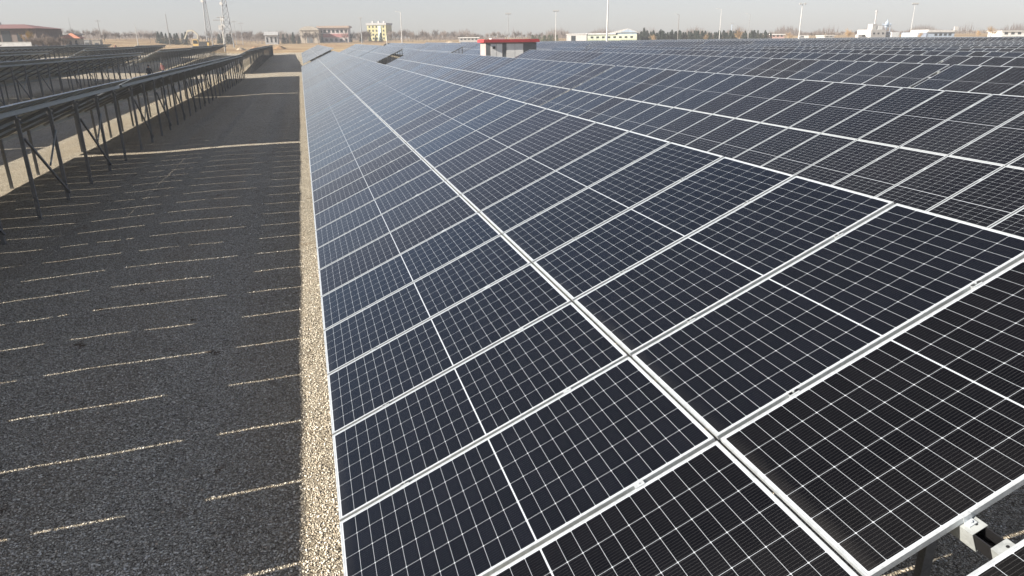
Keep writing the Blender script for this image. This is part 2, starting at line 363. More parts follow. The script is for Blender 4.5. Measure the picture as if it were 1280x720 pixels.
def purlin_mesh(L, hat=0.08):
    mb = MB(); a, b = -0.06, L + 0.06; t = 0.003; h = 0.105; x = hat / 2
    zt = -0.0352
    mb.b2((-x, a, zt - t), (x, b, zt)); mb.b2((-x, a, zt - h), (-x + t, b, zt - t)); mb.b2((x - t, a, zt - h), (x, b, zt - t))
    mb.b2((-x + t, a, zt - h), (-x + 0.02, b, zt - h + t)); mb.b2((x - 0.02, a, zt - h), (x - t, b, zt - h + t))
    for yy in (a + .03, b - .03): mb.tube((0.012, yy, zt), (0.012, yy, zt + .0015), .007, n=8, mi=1)
    return mb.mesh('purlin', [M_GALV, M_BLACK])
_pc = {}
def purlin(n):
    if n not in _pc: _pc[n] = purlin_mesh(n * PITCH - GAP)
    return _pc[n]
def cpost(mb, x, y, z0, z1, mi=0):
    "C channel post, open side to +y"
    w_, d_, t = 0.08, 0.055, 0.005
    mb.b2((x - w_ / 2, y - d_ / 2, z0), (x + w_ / 2, y - d_ / 2 + t, z1), mi)
    mb.b2((x - w_ / 2, y - d_ / 2 + t, z0), (x - w_ / 2 + t, y + d_ / 2, z1), mi); mb.b2((x + w_ / 2 - t, y - d_ / 2 + t, z0), (x + w_ / 2, y + d_ / 2, z1), mi)
XR, ZR = slope(4.07, -0.235); XF, ZF = slope(1.78, -0.235)
def zg_local(zoff): return -0.8 - zoff
_leg = {}
def leg_mesh(kind, depth):
    key = (kind, round(depth, 1))
    if key not in _leg:
        mb = MB(); cpost(mb, 0, 0, -key[1] - 0.25, (ZR if kind == 'r' else ZF) + 0.02)
        if kind == 'r': mb.box((0, 0.036, ZR - 0.02), (0.16, 0.008, 0.16)); 
        _leg[key] = mb.mesh('post', M_POST)
    return _leg[key]
_mb = MB(); _a = slope(1.55, -0.178); _b = slope(4.12, -0.178); _mb.bar((_a[0], -0.062, _a[1]), (_b[0], -0.062, _b[1]), 0.05, 0.07); ME_RAFTER = _mb.mesh('rafter', M_POST)
_mb = MB(); _mb.bar((XR + 0.06, 0.03, ZR - 0.45), (XR + 0.06, 2 * PITCH, -0.66), 0.05, 0.05)
ME_BRACE = _mb.mesh('brace', M_POST)
_mb = MB(); _mb.bar((XR + 0.06, 2 * PITCH - 0.02, ZR - 0.50), (XR + 0.075, PITCH + 0.1, 0.22), 0.035, 0.035)
ME_STRUT = _mb.mesh('strut', M_GALV)
COUNT = dict(t=0)
_arr = {}
def array_mesh(n, v):
    key = (n, v)
    if key not in _arr:
        mb = MB(); uvs = []; tones = []; rr = random.Random(n * 10 + v); g = 0
        for j in range(n):
            if rr.random() < 0.35: g = rr.random()
            for i in range(2):
                panel_part(mb, i * (PL + JG), j * PITCH, uvs); tones += [(g + rr.random() * 0.25) % 1.0] * 2
        for j in range(n):
            for i in range(2): frame_part(mb, i * (PL + JG), j * PITCH, 2)
        me = mb.mesh('panel_array', [M_GLASS, M_BACK, M_ALU]); set_uv(me, uvs, tones); _arr[key] = me
    return _arr[key]
_sup = {}
def support_mesh(n, depth):
    key = (n, round(depth, 1))
    if key not in _sup:
        mb = MB(); L = n * PITCH - GAP
        for s in PUR_S:
            a = slope(s, -0.09); mb.bar((a[0], -0.05, a[1]), (a[0], L + 0.05, a[1]), 0.09, 0.10, 0)
        for k in range(n // 2):
            y = PITCH * (1 + 2 * k)
            cpost(mb, XR, y, -key[1] - .25, ZR, 1); cpost(mb, XF, y, -key[1] - .25, ZF, 1)
            a = slope(1.55, -0.178); b = slope(4.12, -0.178); mb.bar((a[0], y - .062, a[1]), (b[0], y - .062, b[1]), 0.05, 0.09, 1)
            if k % 2 == 0 and k < n // 2 - 1: mb.bar((XR + 0.06, y + .03, ZR - 0.45), (XR + 0.06, y + 2 * PITCH, -0.66), 0.012, 0.045, 1)
        _sup[key] = mb.mesh('support_frame', [M_GALV, M_POST])
    return _sup[key]
def table(x0, y0, z0, n, detail, label, group):
    "one tilted table: x0,z0 low edge, y0 near end, n panels long, two panels up the slope"
    COUNT['t'] += 1
    rr = random.Random(int(x0 * 13 + y0 * 7 + 1000))
    gz = min(G(x0 + XR, y0), G(x0 + XR, y0 + n * PITCH), G(x0 + XF, y0 + n * PITCH))
    t = empty('solar_table', (x0, y0, z0), 0, label, 'solar table', group)
    depth = max(0.6, z0 - gz)
    rot = (0, -T, 0)
    if detail == 0:
        link('panel_array', array_mesh(n, rr.randrange(3)), t, (0, 0, 0), rot)
        link('support_frame', support_mesh(n, depth), t)
        return t
    g = rr.random()
    for j in range(n):
        if rr.random() < 0.3: g = rr.random()
        for i in range(2):
            wide = rr.uniform(0.006, 0.013) if (i == 1 and -11 < x0 < -9 and 13.8 < y0 + j * PITCH < 24.0) else 0.0
            a = slope(i * (PL + JG) + wide)
            dz = rr.uniform(-0.0012, 0.0012)
            r2 = (rr.uniform(-1, 1) * 0.0012, -T + rr.uniform(-1, 1) * 0.0004, 0)
            if detail == 2:
                p = link('solar_panel', ME_PANEL, t, (a[0], j * PITCH, a[1] + dz), r2); link('frame', ME_FRAME, p)
            else: p = link('solar_panel', ME_PANELF, t, (a[0], j * PITCH, a[1] + dz), r2)
            p.color = ((g + rr.random() * 0.22) % 1.0, 1, 1, 1)
    if detail == 2:
        js = range(1, n) if n <= 26 else range(1, 26)
        for j in js:
            for s in PUR_S:
                a = slope(s); link('clamp', ME_CLAMP, t, (a[0], j * PITCH - GAP / 2, a[1]), rot)
    for s in PUR_S:
        a = slope(s); link('purlin', purlin(n), t, (a[0], 0, a[1]), rot)
    for k in range(n // 2):
        y = PITCH * (1 + 2 * k)
        link('post', leg_mesh('r', depth), t, (XR, y, 0)); link('post', leg_mesh('f', depth), t, (XF, y, 0))
        link('rafter', ME_RAFTER, t, (0, y, 0))
        if k % 2 == 0 and k < n // 2 - 1:
            link('brace', ME_BRACE, t, (0, y, 0)); link('strut', ME_STRUT, t, (0, y, 0))
    return t

ORD = ['nearest', 'second', 'third', 'fourth', 'fifth', 'sixth', 'seventh', 'eighth', 'ninth', 'tenth', 'eleventh', 'twelfth', 'thirteenth',
       'fourteenth', 'fifteenth', 'sixteenth', 'seventeenth', 'eighteenth', 'nineteenth', 'twentieth']
L26 = 26 * PITCH - GAP
NEAR_GAP = 0.205
def run(y0, ns, gap=0.2):
    out = []
    for n in ns: out.append((y0, n)); y0 += n * PITCH - GAP + gap
    return out
rows_r = []   # (x_low, z_low, [(y0,n)...])
for k in range(18):
    x = 9.1 * k + (0.03 if k else 0); z = [0, .03, .15][min(k, 2)]
    if k == 0: near = run(-1.144 - NEAR_GAP - L26, [26]) + run(-1.144, [26, 26, 33])
    elif k == 1: near = run(27.0 - 2 * (L26 + .2) + .1, [26, 26, 26, 26])
    elif k == 2: near = run(18.3 - (L26 + .2), [26, 26, 18])
    else:
        o = [0, 0, 0, 4.6, -7.5, 11.2, 2.3][k % 7] if k < 7 else random.uniform(-12, 12)
        n_end = 26 if o > 0 else 20
        near = run(88.8 - o * 0.3 - (L26 + .2) * 2 - (n_end * PITCH + .2), [26, 26, n_end])
    farr = run([99.4, 94.2, 99.0][min(k, 2)] + (random.uniform(-2, 2) if k > 2 else 0), [26, 26, 26])
    rows_r.append((x, z, near, farr))
def in_view_right(x, y1): return y1 > 0.80 * (x + 4.2) - 6.5
DZF = (0.38, 0.42, 0.46)
for k, (x, z, near, farr) in enumerate(rows_r):
    vis = [(y, n, 0.0) for y, n in near if in_view_right(x, y + n * PITCH)]
    far_v = [(y, n, DZF[i]) for i, (y, n) in enumerate(farr) if in_view_right(x, y + n * PITCH)]
    allv = [(a, 'before') for a in vis] + [(a, 'after') for a in far_v]
    for q, ((y, n, dz), side) in enumerate(allv):
        d = math.hypot(x + 2, y if y > 0 else 0)
        det = 2 if (k == 0 and y < 40) or (k == 1 and y < 35) or (k == 2 and y < 30) else 1 if d < 75 else 0
        rowname = 'first' if k == 0 else ORD[k]
        pos = ORD[q]
        zz = z + dz + (0.0 if side == 'before' else (-0.04 if k == 1 else -0.08 if k == 0 else 0))
        xx = x + (0.25 if side == 'after' and k == 0 else 0)
        lab = 'solar table in %s row right of the gravel aisle, %s from the camera' % (rowname, pos)
        table(xx, y, zz, n, det, lab, 'solar tables right of the aisle')
# left of the aisle: seen from behind
rows_l = [(-10.135, -0.03, run(26.88 - 2 * (L26 + .5), [26, 26, 26, 26], .5), 98.6, 3, (.42, .48, .52)),
          (-20.9, 0.23, run(59.6 - 2 * (L26 + .2), [26, 26, 25]), 99.0, 3, (.2, .35, .5)),
          (-30.1, 0.52, run(89.0 - 3 * (L26 + .2), [26, 26, 26]), 103.0, 2, (.15, .3, .4)),
          (-39.5, 0.86, run(90.0 - 3 * (L26 + .2), [26, 26, 26]), 100.0, 2, (.1, .2, .3)),
          (-48.7, 1.08, run(92.0 - 3 * (L26 + .2), [26, 26, 26]), 101.0, 1, (.1, .2, .3)),
          (-57.9, 1.22, run(92.0 - 2 * (L26 + .2), [26, 26]), 102.0, 0, (.1, .2, .3))]
for k, (x, z, near, fy, nf, dzf) in enumerate(rows_l):
    ymin = -(x + 4.2) * 2.05 - 22
    vis = [(y, n, 0) for y, n in near if y + n * PITCH > ymin or k == 0]
    vis += [(y, n, dzf[i]) for i, (y, n) in enumerate(run(fy, [26] * nf))]
    for q, (y, n, dz) in enumerate(vis):
        det = 2 if k == 0 and 0 < y + n * PITCH < 35 else 1 if k == 0 and y < 90 or (k == 1 and y < 62) else 0
        lab = 'solar table in %s row left of the gravel aisle, %s from the camera' % ('first' if k == 0 else ORD[k], ORD[q])
        table(x, y, z + dz, n, det, lab, 'solar tables left of the aisle')
print('tables', COUNT['t'])

# splices and end brackets at the open end of the nearest two tables of the first row
for o in list(COL.objects):
    if o.name.startswith('solar_table') and abs(o.location.x) < .01 and abs(o.location.y + 1.144) < .01:
        for s in PUR_S:
            a = slope(s)
            MB().b2((-.034, -.19, -.13), (-.028, .06, -.04)).b2((.028, -.19, -.13), (.034, .06, -.04)).b2((-.028, -.19, -.13), (.028, .06, -.124)).build('splice', M_BLACK, o, (a[0], 0, a[1]), (0, -T, 0))
            MB().b2((-.02, -.030, -.034), (.02, -.001, -.028)).b2((-.02, -.005, -.028), (.02, -.001, .004)).b2((-.02, -.001, .0005), (.02, .011, .004)).tube((0, -.017, -.028), (0, -.017, -.018), .008, n=6).build('end_clamp', M_ALU, o, (a[0], 0, a[1]), (0, -T, 0))
# ------------------------------------------------------------------ materials of the surroundings
MC = {}
def C(name, c, rough=0.7, metal=0.0, var=0.15, scale=1.2):
    if name not in MC: MC[name] = plain(name, c, rough, metal, var, scale)
    return MC[name]
WHITE = C('white_paint', (0.43, 0.43, 0.425)); CREAM = C('cream_render', (0.42, 0.375, 0.315)); GREY = C('grey_render', (0.34, 0.34, 0.34))
DARKG = C('dark_glass', (0.03, 0.035, 0.04), 0.2); YEL = C('yellow_render', (0.40, 0.38, 0.20)); RED = C('red_paint', (0.33, 0.04, 0.045), 0.5)
PINK = C('pinkish_render', (0.30, 0.255, 0.245)); MAROON = C('maroon_roof', (0.17, 0.085, 0.08)); TILE = C('red_tile', (0.46, 0.20, 0.13)); TAN = C('tan_roof', (0.42, 0.33, 0.27))
BRICKP = C('rosy_band', (0.42, 0.19, 0.19)); PGREEN = C('pale_green_sheet', (0.50, 0.55, 0.44)); BLUEG = C('blue_grey_sheet', (0.30, 0.37, 0.46)); STEEL = C('pole_steel', (0.24, 0.25, 0.26), 0.5, 0.3)
DARKP = C('dark_pole', (0.16, 0.15, 0.14)); CONC = C('concrete', (0.45, 0.44, 0.41)); EXC = C('excavator_yellow', (0.42, 0.29, 0.10), 0.5); BLK = C('black_steel', (0.02, 0.02, 0.022), 0.5)
DIRT = C('turned_earth', (0.27, 0.17, 0.09), 0.95, 0, 0.4, 0.5); SAND = C('pale_rubble', (0.42, 0.34, 0.24), 0.95, 0, 0.4, 0.8)
LGREY = C('light_grey_door', (0.62, 0.63, 0.63), 0.5); DGREY = C('dark_grey_panel', (0.13, 0.14, 0.15), 0.5)
FACE = math.atan2(-0.26945, 0.96301)      # rz that turns local +y along the view bearing (buildings face the camera with -y)

# ------------------------------------------------------------------ transformer kiosk in the lane
kx0, kx1, ky0, ky1 = 19.55, 25.35, 76.2, 78.7
kz = G(22, 77); kt = ztop(635, 49.0, 77.5)
K = empty('transformer_kiosk', ((kx0 + kx1) / 2, (ky0 + ky1) / 2, kz), 0, 'small pale kiosk with a flat red roof between the panel rows', 'kiosk')
W2, D2, H2 = (kx1 - kx0) / 2, (ky1 - ky0) / 2, kt - kz
MB().b2((-W2 - .15, -D2 - .15, -0.4), (W2 + .15, D2 + .15, 0.25)).build('plinth', CONC, K)
MB().b2((-W2, -D2, 0.25), (W2, D2, H2 - 0.32)).build('wall', PINK, K)
rf = MB().b2((-W2 - .28, -D2 - .30, H2 - 0.32), (W2 + .28, D2 + .30, H2 - 0.06)).b2((-W2 - .18, -D2 - .2, H2 - 0.06), (W2 + .18, D2 + .2, H2)).build('roof', RED, K)
def fp(x0, x1, z0, z1, mat, name, th=0.04, par=None):
    return MB().b2((x0, -D2 - th, z0), (x1, -D2 - 0.002, z1)).build(name, mat, par or K)
top = H2 - 0.42
fp(-W2 + .02, -W2 + .5, .3, top, DGREY, 'corner_panel', .03)
for a, b in ((-W2 + .55, -W2 + 1.18), (-W2 + 1.22, -W2 + 1.85)):
    d = fp(a, b, .35, top - .05, LGREY, 'door', .06); MB().b2((b - .1, -D2 - .10, 1.3), (b - .06, -D2 - .061, 1.5)).build('handle', BLK, d)
fp(-W2 + 1.92, -W2 + 2.3, .3, top, DGREY, 'pillar_panel', .03)
for a, b in ((-W2 + 2.35, -W2 + 3.28), (-W2 + 3.32, -W2 + 4.25)):
    d = fp(a, b, .35, top - .05, LGREY, 'door', .06); MB().b2((b - .1, -D2 - .10, 1.3), (b - .06, -D2 - .061, 1.5)).build('handle', BLK, d)
    c = (a + b) / 2
    MB().prism([(c - .13, 1.75), (c + .13, 1.75), (c, 2.0)], -D2 - .075, -D2 - .062).build('warning_sign', C('sign_amber', (0.5, 0.25, 0.04)), d)
fp(-W2 + 4.3, W2 - .02, .3, top, DGREY, 'recess_panel', .03)  # flat dark grey panel stands for the recess at this end
MB().b2((-W2 + .75, -D2 - .2, top - .55), (-W2 + 1.05, -D2 - .064, top - .3)).build('lamp', BLK, K)
tag(MB().b2((-0.75, -0.5, 0.0), (0.75, 0.5, 0.10)).build('white_patch', WHITE, None, (kx0 + 1.6, 77.4, kt + .002)), 'white patch on the red roof of the kiosk', 'board')  # thin white box marks a white patch on the roof

# ------------------------------------------------------------------ buildings around the site
def bld(name, u, D, label, cat='building', rz=0.0):
    x, y = place(u, D); return empty(name, (x, y, G(x, y)), FACE + rz, label, cat)
def hz(u, v, D): x, y = place(u, D); return ztop(u, v, D) - G(x, y)
def pxw(p, D): return p * D / 938.0
def windows(par, x0, x1, n, z0, z1, y, mat=DARKG, fill=0.5, frame=True):
    st = (x1 - x0) / n
    for i in range(n):
        c = x0 + st * (i + .5); h = st * fill / 2
        f = MB().b2((c - h, y - .06, z0), (c + h, y - .004, z1)).build('window', mat, par)
        if frame: MB().b2((c - h - .08, y - .12, z0 - .1), (c + h + .08, y - .065, z0 - .02)).build('sill', WHITE, f)
# brown hall on the far left
D = 195; b = bld('brown_hall', -28, D, 'long low hall with a maroon hipped roof and dark glazed front', rz=0.1)
W = pxw(150, D); e = hz(20, 38.5, D); r = hz(20, 32.5, D)
MB().b2((-W / 2, 0, -1), (W / 2, 14, e)).build('wall', C('brown_wall', (0.13, 0.10, 0.09)), b)
mb = MB(); n_ = [(-W / 2 - .8, -1, e), (W / 2 + .8, -1, e), (W / 2 + .8, 15, e), (-W / 2 - .8, 15, e), (-W / 2 + 5, 7, r), (W / 2 - 6, 7, r)]
mb.v = [tuple(p) for p in n_]; mb.f = [(0, 1, 5, 4), (1, 2, 5), (2, 3, 4, 5), (3, 0, 4), (3, 2, 1, 0)]; mb.m = [0] * 5; rf = mb.build('roof', MAROON, b)
for cx in (-2, 3.5): MB().b2((cx - .3, 6.6, r - .3), (cx + .3, 7.2, r + .5)).build('chimney', GREY, rf)
windows(b, -W / 2 + .5, W / 2 - 6, 9, 0.4, e - .5, 0, DARKG, 0.78, False)
windows(b, W / 2 - 5.5, W / 2 - .5, 2, 1.0, e - 1.2, 0, DARKG, 0.4)
b = bld('side_shed', 76, 215, 'low grey brown shed beside the long maroon hall', rz=0.1)
W = pxw(30, 215); h = hz(76, 42, 215)
MB().b2((-W / 2, 0, -1), (W / 2, 8, h - .4)).build('wall', C('shed_wall', (0.27, 0.23, 0.21)), b); MB().b2((-W / 2 - .4, -.5, h - .4), (W / 2 + .4, 8.5, h)).build('roof', GREY, b)
MB().b2((-1.2, -.06, 0), (1.2, -.003, 2.3)).build('door', DARKG, b)
# hut
D = 205; b = bld('gate_hut', 92, D, 'small cream hut with a red pyramid roof', 'hut', rz=0.25)
e = hz(92, 48, D); r = hz(92, 41, D); W = pxw(20, D)
MB().b2((-W / 2, 0, -1), (W / 2, W, e)).build('wall', CREAM, b)
mb = MB(); mb.v = [(-W / 2 - .7, -.7, e), (W / 2 + .7, -.7, e), (W / 2 + .7, W + .7, e), (-W / 2 - .7, W + .7, e), (0, W / 2, r)]; mb.f = [(0, 1, 4), (1, 2, 4), (2, 3, 4), (3, 0, 4), (3, 2, 1, 0)]; mb.m = [0] * 5
mb.build('roof', TILE, b); windows(b, -W / 2, W / 2, 3, max(.6, e - 1.7), e - .5, 0, DARKG, 0.4)
for u_, lab, mat, wd in ((112, 'white site container right of the red roofed hut', WHITE, 6), (124, 'cream site container farther right of the red roofed hut', CREAM, 9)):
    b = bld('site_container', u_, 215, lab, 'container', 0.2); h = hz(u_, 50, 215); W = pxw(wd, 215)
    MB().b2((-W / 2, 0, -.3), (W / 2, 2.4, h)).build('body', mat, b); MB().b2((-W / 2 - .06, -.06, h), (W / 2 + .06, 2.46, h + .12)).build('roof', GREY, b); MB().b2((-.45, -.05, .1), (.45, -.003, min(2.0, h - .2))).build('door', DGREY, b)
D = 182; b = bld('low_white_wall', 8, D, 'low white wall in front of the maroon hall', 'wall', 0.1); h = max(.9, hz(8, 53, D)); W = pxw(66, D)
MB().b2((-W / 2, 0, -1), (W / 2, .25, h)).build('wall', WHITE, b); MB().b2((-W / 2 - .05, -.05, h), (W / 2 + .05, .3, h + .07)).build('coping', CONC, b)
# cream barrel roofed building
D = 430; b = bld('barrel_roof_building', 391, D, 'cream building with a rounded barrel roof', rz=0.12)
W = pxw(23, D); e = hz(391, 38, D); r = hz(391, 33, D); n_ = 12
MB().b2((-W / 2, 0, -2), (W / 2, 20, e)).build('wall', CREAM, b)
MB().prism([(-W / 2 - .2, e)] + [(-(W / 2 + .2) * math.cos(math.pi * i / n_), e + (r - e) * math.sin(math.pi * i / n_)) for i in range(1, n_)] + [(W / 2 + .2, e)], -.4, 20.4).build('roof', C('cream_sheet', (0.42, 0.39, 0.34)), b)
MB().b2((-1.6, -.08, 0), (1.6, -.004, 4.2)).build('door', DGREY, b)
D = 440; b = bld('banded_building', 421, D, 'two storey building with a rosy band and tan roof', rz=0.1)
W = pxw(36, D); h = hz(421, 35, D); r = hz(421, 32.5, D)
wl = MB().b2((-W / 2, 0, -2), (W / 2, 14, h)).build('wall', C('pale_wall', (0.55, 0.50, 0.49)), b); MB().b2((-W / 2 - .8, -1.0, h), (W / 2 + .8, 15, r)).build('roof', TAN, b)
MB().b2((-W / 2 + 2, -.15, h * .36), (W / 2, -.003, h * .60)).build('band', BRICKP, b)
windows(b, -W / 2, W / 2, 7, h * .68, h * .88, 0, DARKG, 0.6); windows(b, -W / 2, W / 2, 6, h * .08, h * .28, 0, DARKG, 0.5)
MB().b2((-W / 2 - .1, -.5, 0), (-W / 2 + 2.4, -.004, h * .62)).build('porch', DGREY, b)
# yellow apartment block
D = 530; b = bld('apartment_block', 475, D, 'yellow four storey apartment block with rows of dark windows', rz=-0.22)
W = pxw(25, D); h = hz(475, 31.5, D); r = hz(475, 29, D)
MB().b2((-W / 2, 0, -2), (W / 2, 11, h)).build('wall', YEL, b); rf = MB().b2((-W / 2 - .5, -.5, h), (W / 2 + .5, 11.5, r)).build('roof', GREY, b)
for cx in (-4, 0.5, 4.5): MB().b2((cx - .6, 3, r), (cx + .6, 4.5, r + 1.3)).build('chimney', WHITE, rf)
fl = h / 4
for k in range(4): windows(b, -W / 2 + .5, W / 2 - .5, 5, k * fl + fl * .32, k * fl + fl * .80, 0, DARKG, 0.42)
MB().b2((1.2, -.35, 0), (3.4, -.005, h - .5)).build('stair_panel', C('pale_blue_panel', (0.42, 0.52, 0.52)), b)
# small grey house
D = 400; b = bld('grey_house', 343, D, 'small grey house with a darker pitched roof beyond the mounds', 'house', 0.2)
W = pxw(15, D); e = hz(343, 44, D); r = hz(343, 39.5, D)
MB().b2((-W / 2, 0, -1), (W / 2, 7, e)).build('wall', C('pale_grey_wall', (0.45, 0.45, 0.46)), b); MB().prism([(-.8, e), (7.8, e), (3.5, r)], -W / 2 - .5, W / 2 + .5, axis='x').build('roof', GREY, b); windows(b, -W / 2, W / 2, 3, 1, e - 1, 0, DARKG, .4)
# pale factory with a gabled hall
D = 310; b = bld('white_annexe', 724, D, 'white flat roofed building left of the pale green hall', rz=-0.15)
W = pxw(25, D); h = hz(724, 43, D)
MB().b2((-W / 2, 0, -2), (W / 2, 9, h)).build('wall', WHITE, b); MB().b2((-W / 2 - .2, -.2, h), (W / 2 + .2, 9.2, h + .25)).build('roof', LGREY, b)
MB().b2((-2.2, -.06, 0), (-.4, -.004, h - .5)).build('gate', DARKG, b)
D = 322; b = bld('gabled_hall', 768, D, 'long pale green hall with a white gabled roof', rz=-0.1)
W = pxw(62, D); h = hz(768, 43, D); e2 = hz(785, 40.5, D); r2 = hz(785, 35.5, D)
MB().b2((-W / 2, 0, -2), (W / 2, 22, h)).build('wall', PGREEN, b); MB().b2((-W / 2 - .3, -.4, h), (W * .08, 22.4, h + .5)).build('flat_roof', LGREY, b)
g0, g1 = W * .10, W / 2 + .6; gm = (g0 + g1) / 2
MB().b2((g0 + .3, 1.0, h), (g1 - .6, 22, e2)).build('gable_wall', BLUEG, b)
MB().prism([(g0 - 3.5, e2 - .15), (g1 + .6, e2 - .1), (gm, r2)], .6, 23).build('gable_roof', WHITE, b)
MB().prism([(g0 + 1.5, e2 + .05), (g1 - .6, e2 + .05), (gm, r2 - .35)], .5, .59).build('gable_end', BLUEG, b)
MB().b2((-W / 2, -.1, h * .30), (W / 2, -.004, h * .48)).build('stripe', C('olive_band', (0.38, 0.42, 0.30)), b)
windows(b, -W / 2 + 1, W / 2 - 1, 8, h * .6, h * .8, 0, DARKG, .45, False)
# low buildings along the right horizon
def low(name, u0, u1, v, D, mat, rmat, label, nwin=3, rz=0.05, dep=9):
    u = (u0 + u1) / 2; b = bld(name, u, D, label, 'building', rz); W = pxw(u1 - u0, D); h = hz(u, v, D)
    MB().b2((-W / 2, 0, -3), (W / 2, dep, h - .5)).build('wall', mat, b); MB().b2((-W / 2 - .4, -.4, h - .5), (W / 2 + .4, dep + .4, h)).build('roof', rmat, b)
    windows(b, -W / 2 + .4, W / 2 - .4, nwin, max(.6, h * .4), h * .75, 0, DARKG, .5, False); return b
low('pink_house', 967, 984, 42.5, 400, C('rose_wall', (0.48, 0.33, 0.30)), LGREY, 'low pinkish house right of the dark conifer row', 3)
low('white_shed', 1034, 1046, 44.0, 380, WHITE, WHITE, 'small white shed between bare trees on the right horizon', 2)
low('pale_workshop', 1255, 1300, 38.0, 330, LGREY, WHITE, 'pale workshop with a white roof at the far right edge', 5)
low('long_grey_shed', 577, 602, 46.5, 420, C('pale_grey_wall2', (0.40, 0.39, 0.38)), LGREY, 'long grey shed behind the left end of the red roofed kiosk', 5)
# white works building with stack
D = 340; b = bld('works_tower', 1101, D, 'white works building with a tall thin chimney stack', rz=0.25)
W = pxw(22, D); h = hz(1101, 37, D)
MB().b2((-W / 2, 0, -3), (W / 2, 9, h)).build('wall', WHITE, b); MB().b2((-W / 2 + 1.2, 1, h), (-W / 2 + 3.4, 4, h + 2.4)).build('roof_box', WHITE, b); MB().b2((-W / 2 + 4.2, 1, h), (-W / 2 + 6.6, 5, h + 1.6)).build('roof_box', LGREY, b)
zt_ = hz(1099, 13, D); mb = MB().tube((-1.0, 2, h), (-1.0, 2, zt_), .32, .26); mb.tube((-1.0, 2, zt_ - .8), (-1.0, 2, zt_), .5, .5); mb.build('chimney', C('stack_grey', (0.35, 0.35, 0.36)), b)
windows(b, -W / 2 + .4, W / 2 - .4, 3, h * .5, h * .7, 0, DARKG, .4, False)
mb = MB(); zt_ = hz(1110, 24, D); cx = W / 2 + 1.6
for dx in (-1.1, 1.1):
    for dy in (1, 3.2): mb.bar((cx + dx, dy, -2), (cx + dx, dy, zt_ - 1.5), .18, .18)
for zz in (h * .4, h * .75, zt_ - 2.5): mb.b2((cx - 1.5, .7, zz), (cx + 1.5, 3.5, zz + .25))
mb.tube((cx, 2, zt_ - 3.4), (cx, 2, zt_ - 1), .9, .7); mb.tube((cx, 2, zt_ - 1), (cx, 2, zt_), .16)
mb.build('hopper_frame', BLUEG, b); MB().b2((W / 2 + 3.2, 0, -3), (W / 2 + 7.5, 7, hz(1121, 40, D))).build('side_wall', LGREY, b)
# blue grey hangar
D = 330; b = bld('blue_hangar', 1173, D, 'blue grey hangar with a white roof and upright white fin', rz=0.05)
W = pxw(48, D); h = hz(1173, 38.5, D)
MB().b2((-W / 2, 0, -3), (W / 2, 12, h - .6)).build('wall', BLUEG, b); MB().prism([(-W / 2 + 4, h - .6), (W / 2 + .5, h - .6), (W / 2 + .5, h), (-W / 2 + 4.6, h + .5)], -.5, 12.5).build('roof', WHITE, b)
MB().b2((W / 2 - .9, -.8, h), (W / 2 + .8, -.3, hz(1196, 33, D))).build('fin', WHITE, b); windows(b, -1, W / 2 - 1, 4, h * .35, h * .65, 0, DARKG, .6, False)
MB().b2((-W / 2 - .05, -.3, 0), (-W / 2 + 4, -.004, h - .8)).build('front_panel', C('pale_blue_panel2', (0.36, 0.43, 0.55)), b)

# ------------------------------------------------------------------ poles, masts and towers
def pole(name, u, vt, D, label, mat, r=0.10, head=None, cat='pole'):
    x, y = place(u, D); z = G(x, y); H = ztop(u, vt, D) - z
    t = empty(name, (x, y, z), FACE, label, cat)
    MB().tube((0, 0, -.5), (0, 0, H), r, r * .55, 10).build('shaft', mat, t)
    if head == 'flood':
        MB().box((0, 0, H), (1.9, .14, .14)).build('crossarm', STEEL, t)
        for dx in (-.75, -.25, .25, .75): MB().box((dx, -.12, H + .2), (.36, .22, .36)).build('lamp_head', GREY, t)
    elif head == 'ring':
        mb = MB()
        for i in range(10):
            a0, a1 = 2 * math.pi * i / 10, 2 * math.pi * (i + 1) / 10
            mb.bar((.55 * math.cos(a0), .55 * math.sin(a0), H), (.55 * math.cos(a1), .55 * math.sin(a1), H), .07, .07)
        mb.bar((-.55, 0, H), (.55, 0, H), .06, .06); mb.build('lamp_ring', STEEL, t)
        for dx in (-.55, .55): MB().box((dx, -.1, H + .02), (.42, .3, .36)).build('lamp_head', GREY, t)
    elif head == 'arm':
        MB().bar((0, 0, H - .1), (-1.1, 0, H + .25), .08, .08).build('arm', mat, t); MB().box((-1.35, 0, H + .25), (.7, .25, .14)).build('lamp_head', WHITE, t)
    elif head == 'tip':
        MB().tube((0, 0, H), (0, 0, H + 1.0), r * .25, .01, 6).build('rod', STEEL, t)
    elif head == 'cross':
        MB().box((0, 0, H - .5), (2.4, .14, .16)).build('crossarm', DARKP, t)
        for dx in (-1.05, 0, 1.05): MB().tube((dx, 0, H - .42), (dx, 0, H - .1), .07, .05, 6).build('insulator', GREY, t)
    return t
pole('tall_white_pole', 762, -14, 150, 'tall slim white pole rising out of the panel rows past the frame', WHITE, .20, 'tip')
pole('light_pole', 506, 15.5, 250, 'white light pole right of the yellow apartment block', WHITE, .16, 'arm', 'light pole')
pole('floodlight_mast', 456, 23, 400, 'grey floodlight mast just left of the yellow apartment block', STEEL, .30, 'flood', 'light pole')
pole('floodlight_mast', 639, 18, 250, 'floodlight mast with a crossarm behind the red roofed kiosk', STEEL, .14, 'flood', 'light pole')
pole('light_pole', 698, 14.5, 250, 'pale light pole left of the white flat roofed building', WHITE, .13, 'flood', 'light pole')
pole('floodlight_mast', 850.5, 18.5, 290, 'grey light mast in front of the conifer row, left of the others', DARKP, .16, 'arm', 'light pole')
pole('light_pole', 902.5, 12, 235, 'thin white light pole in front of the conifer row', WHITE, .12, 'arm', 'light pole')
pole('light_pole', 938.5, 18, 300, 'pale light pole beside the tan tree at the conifer row', STEEL, .14, 'arm', 'light pole')
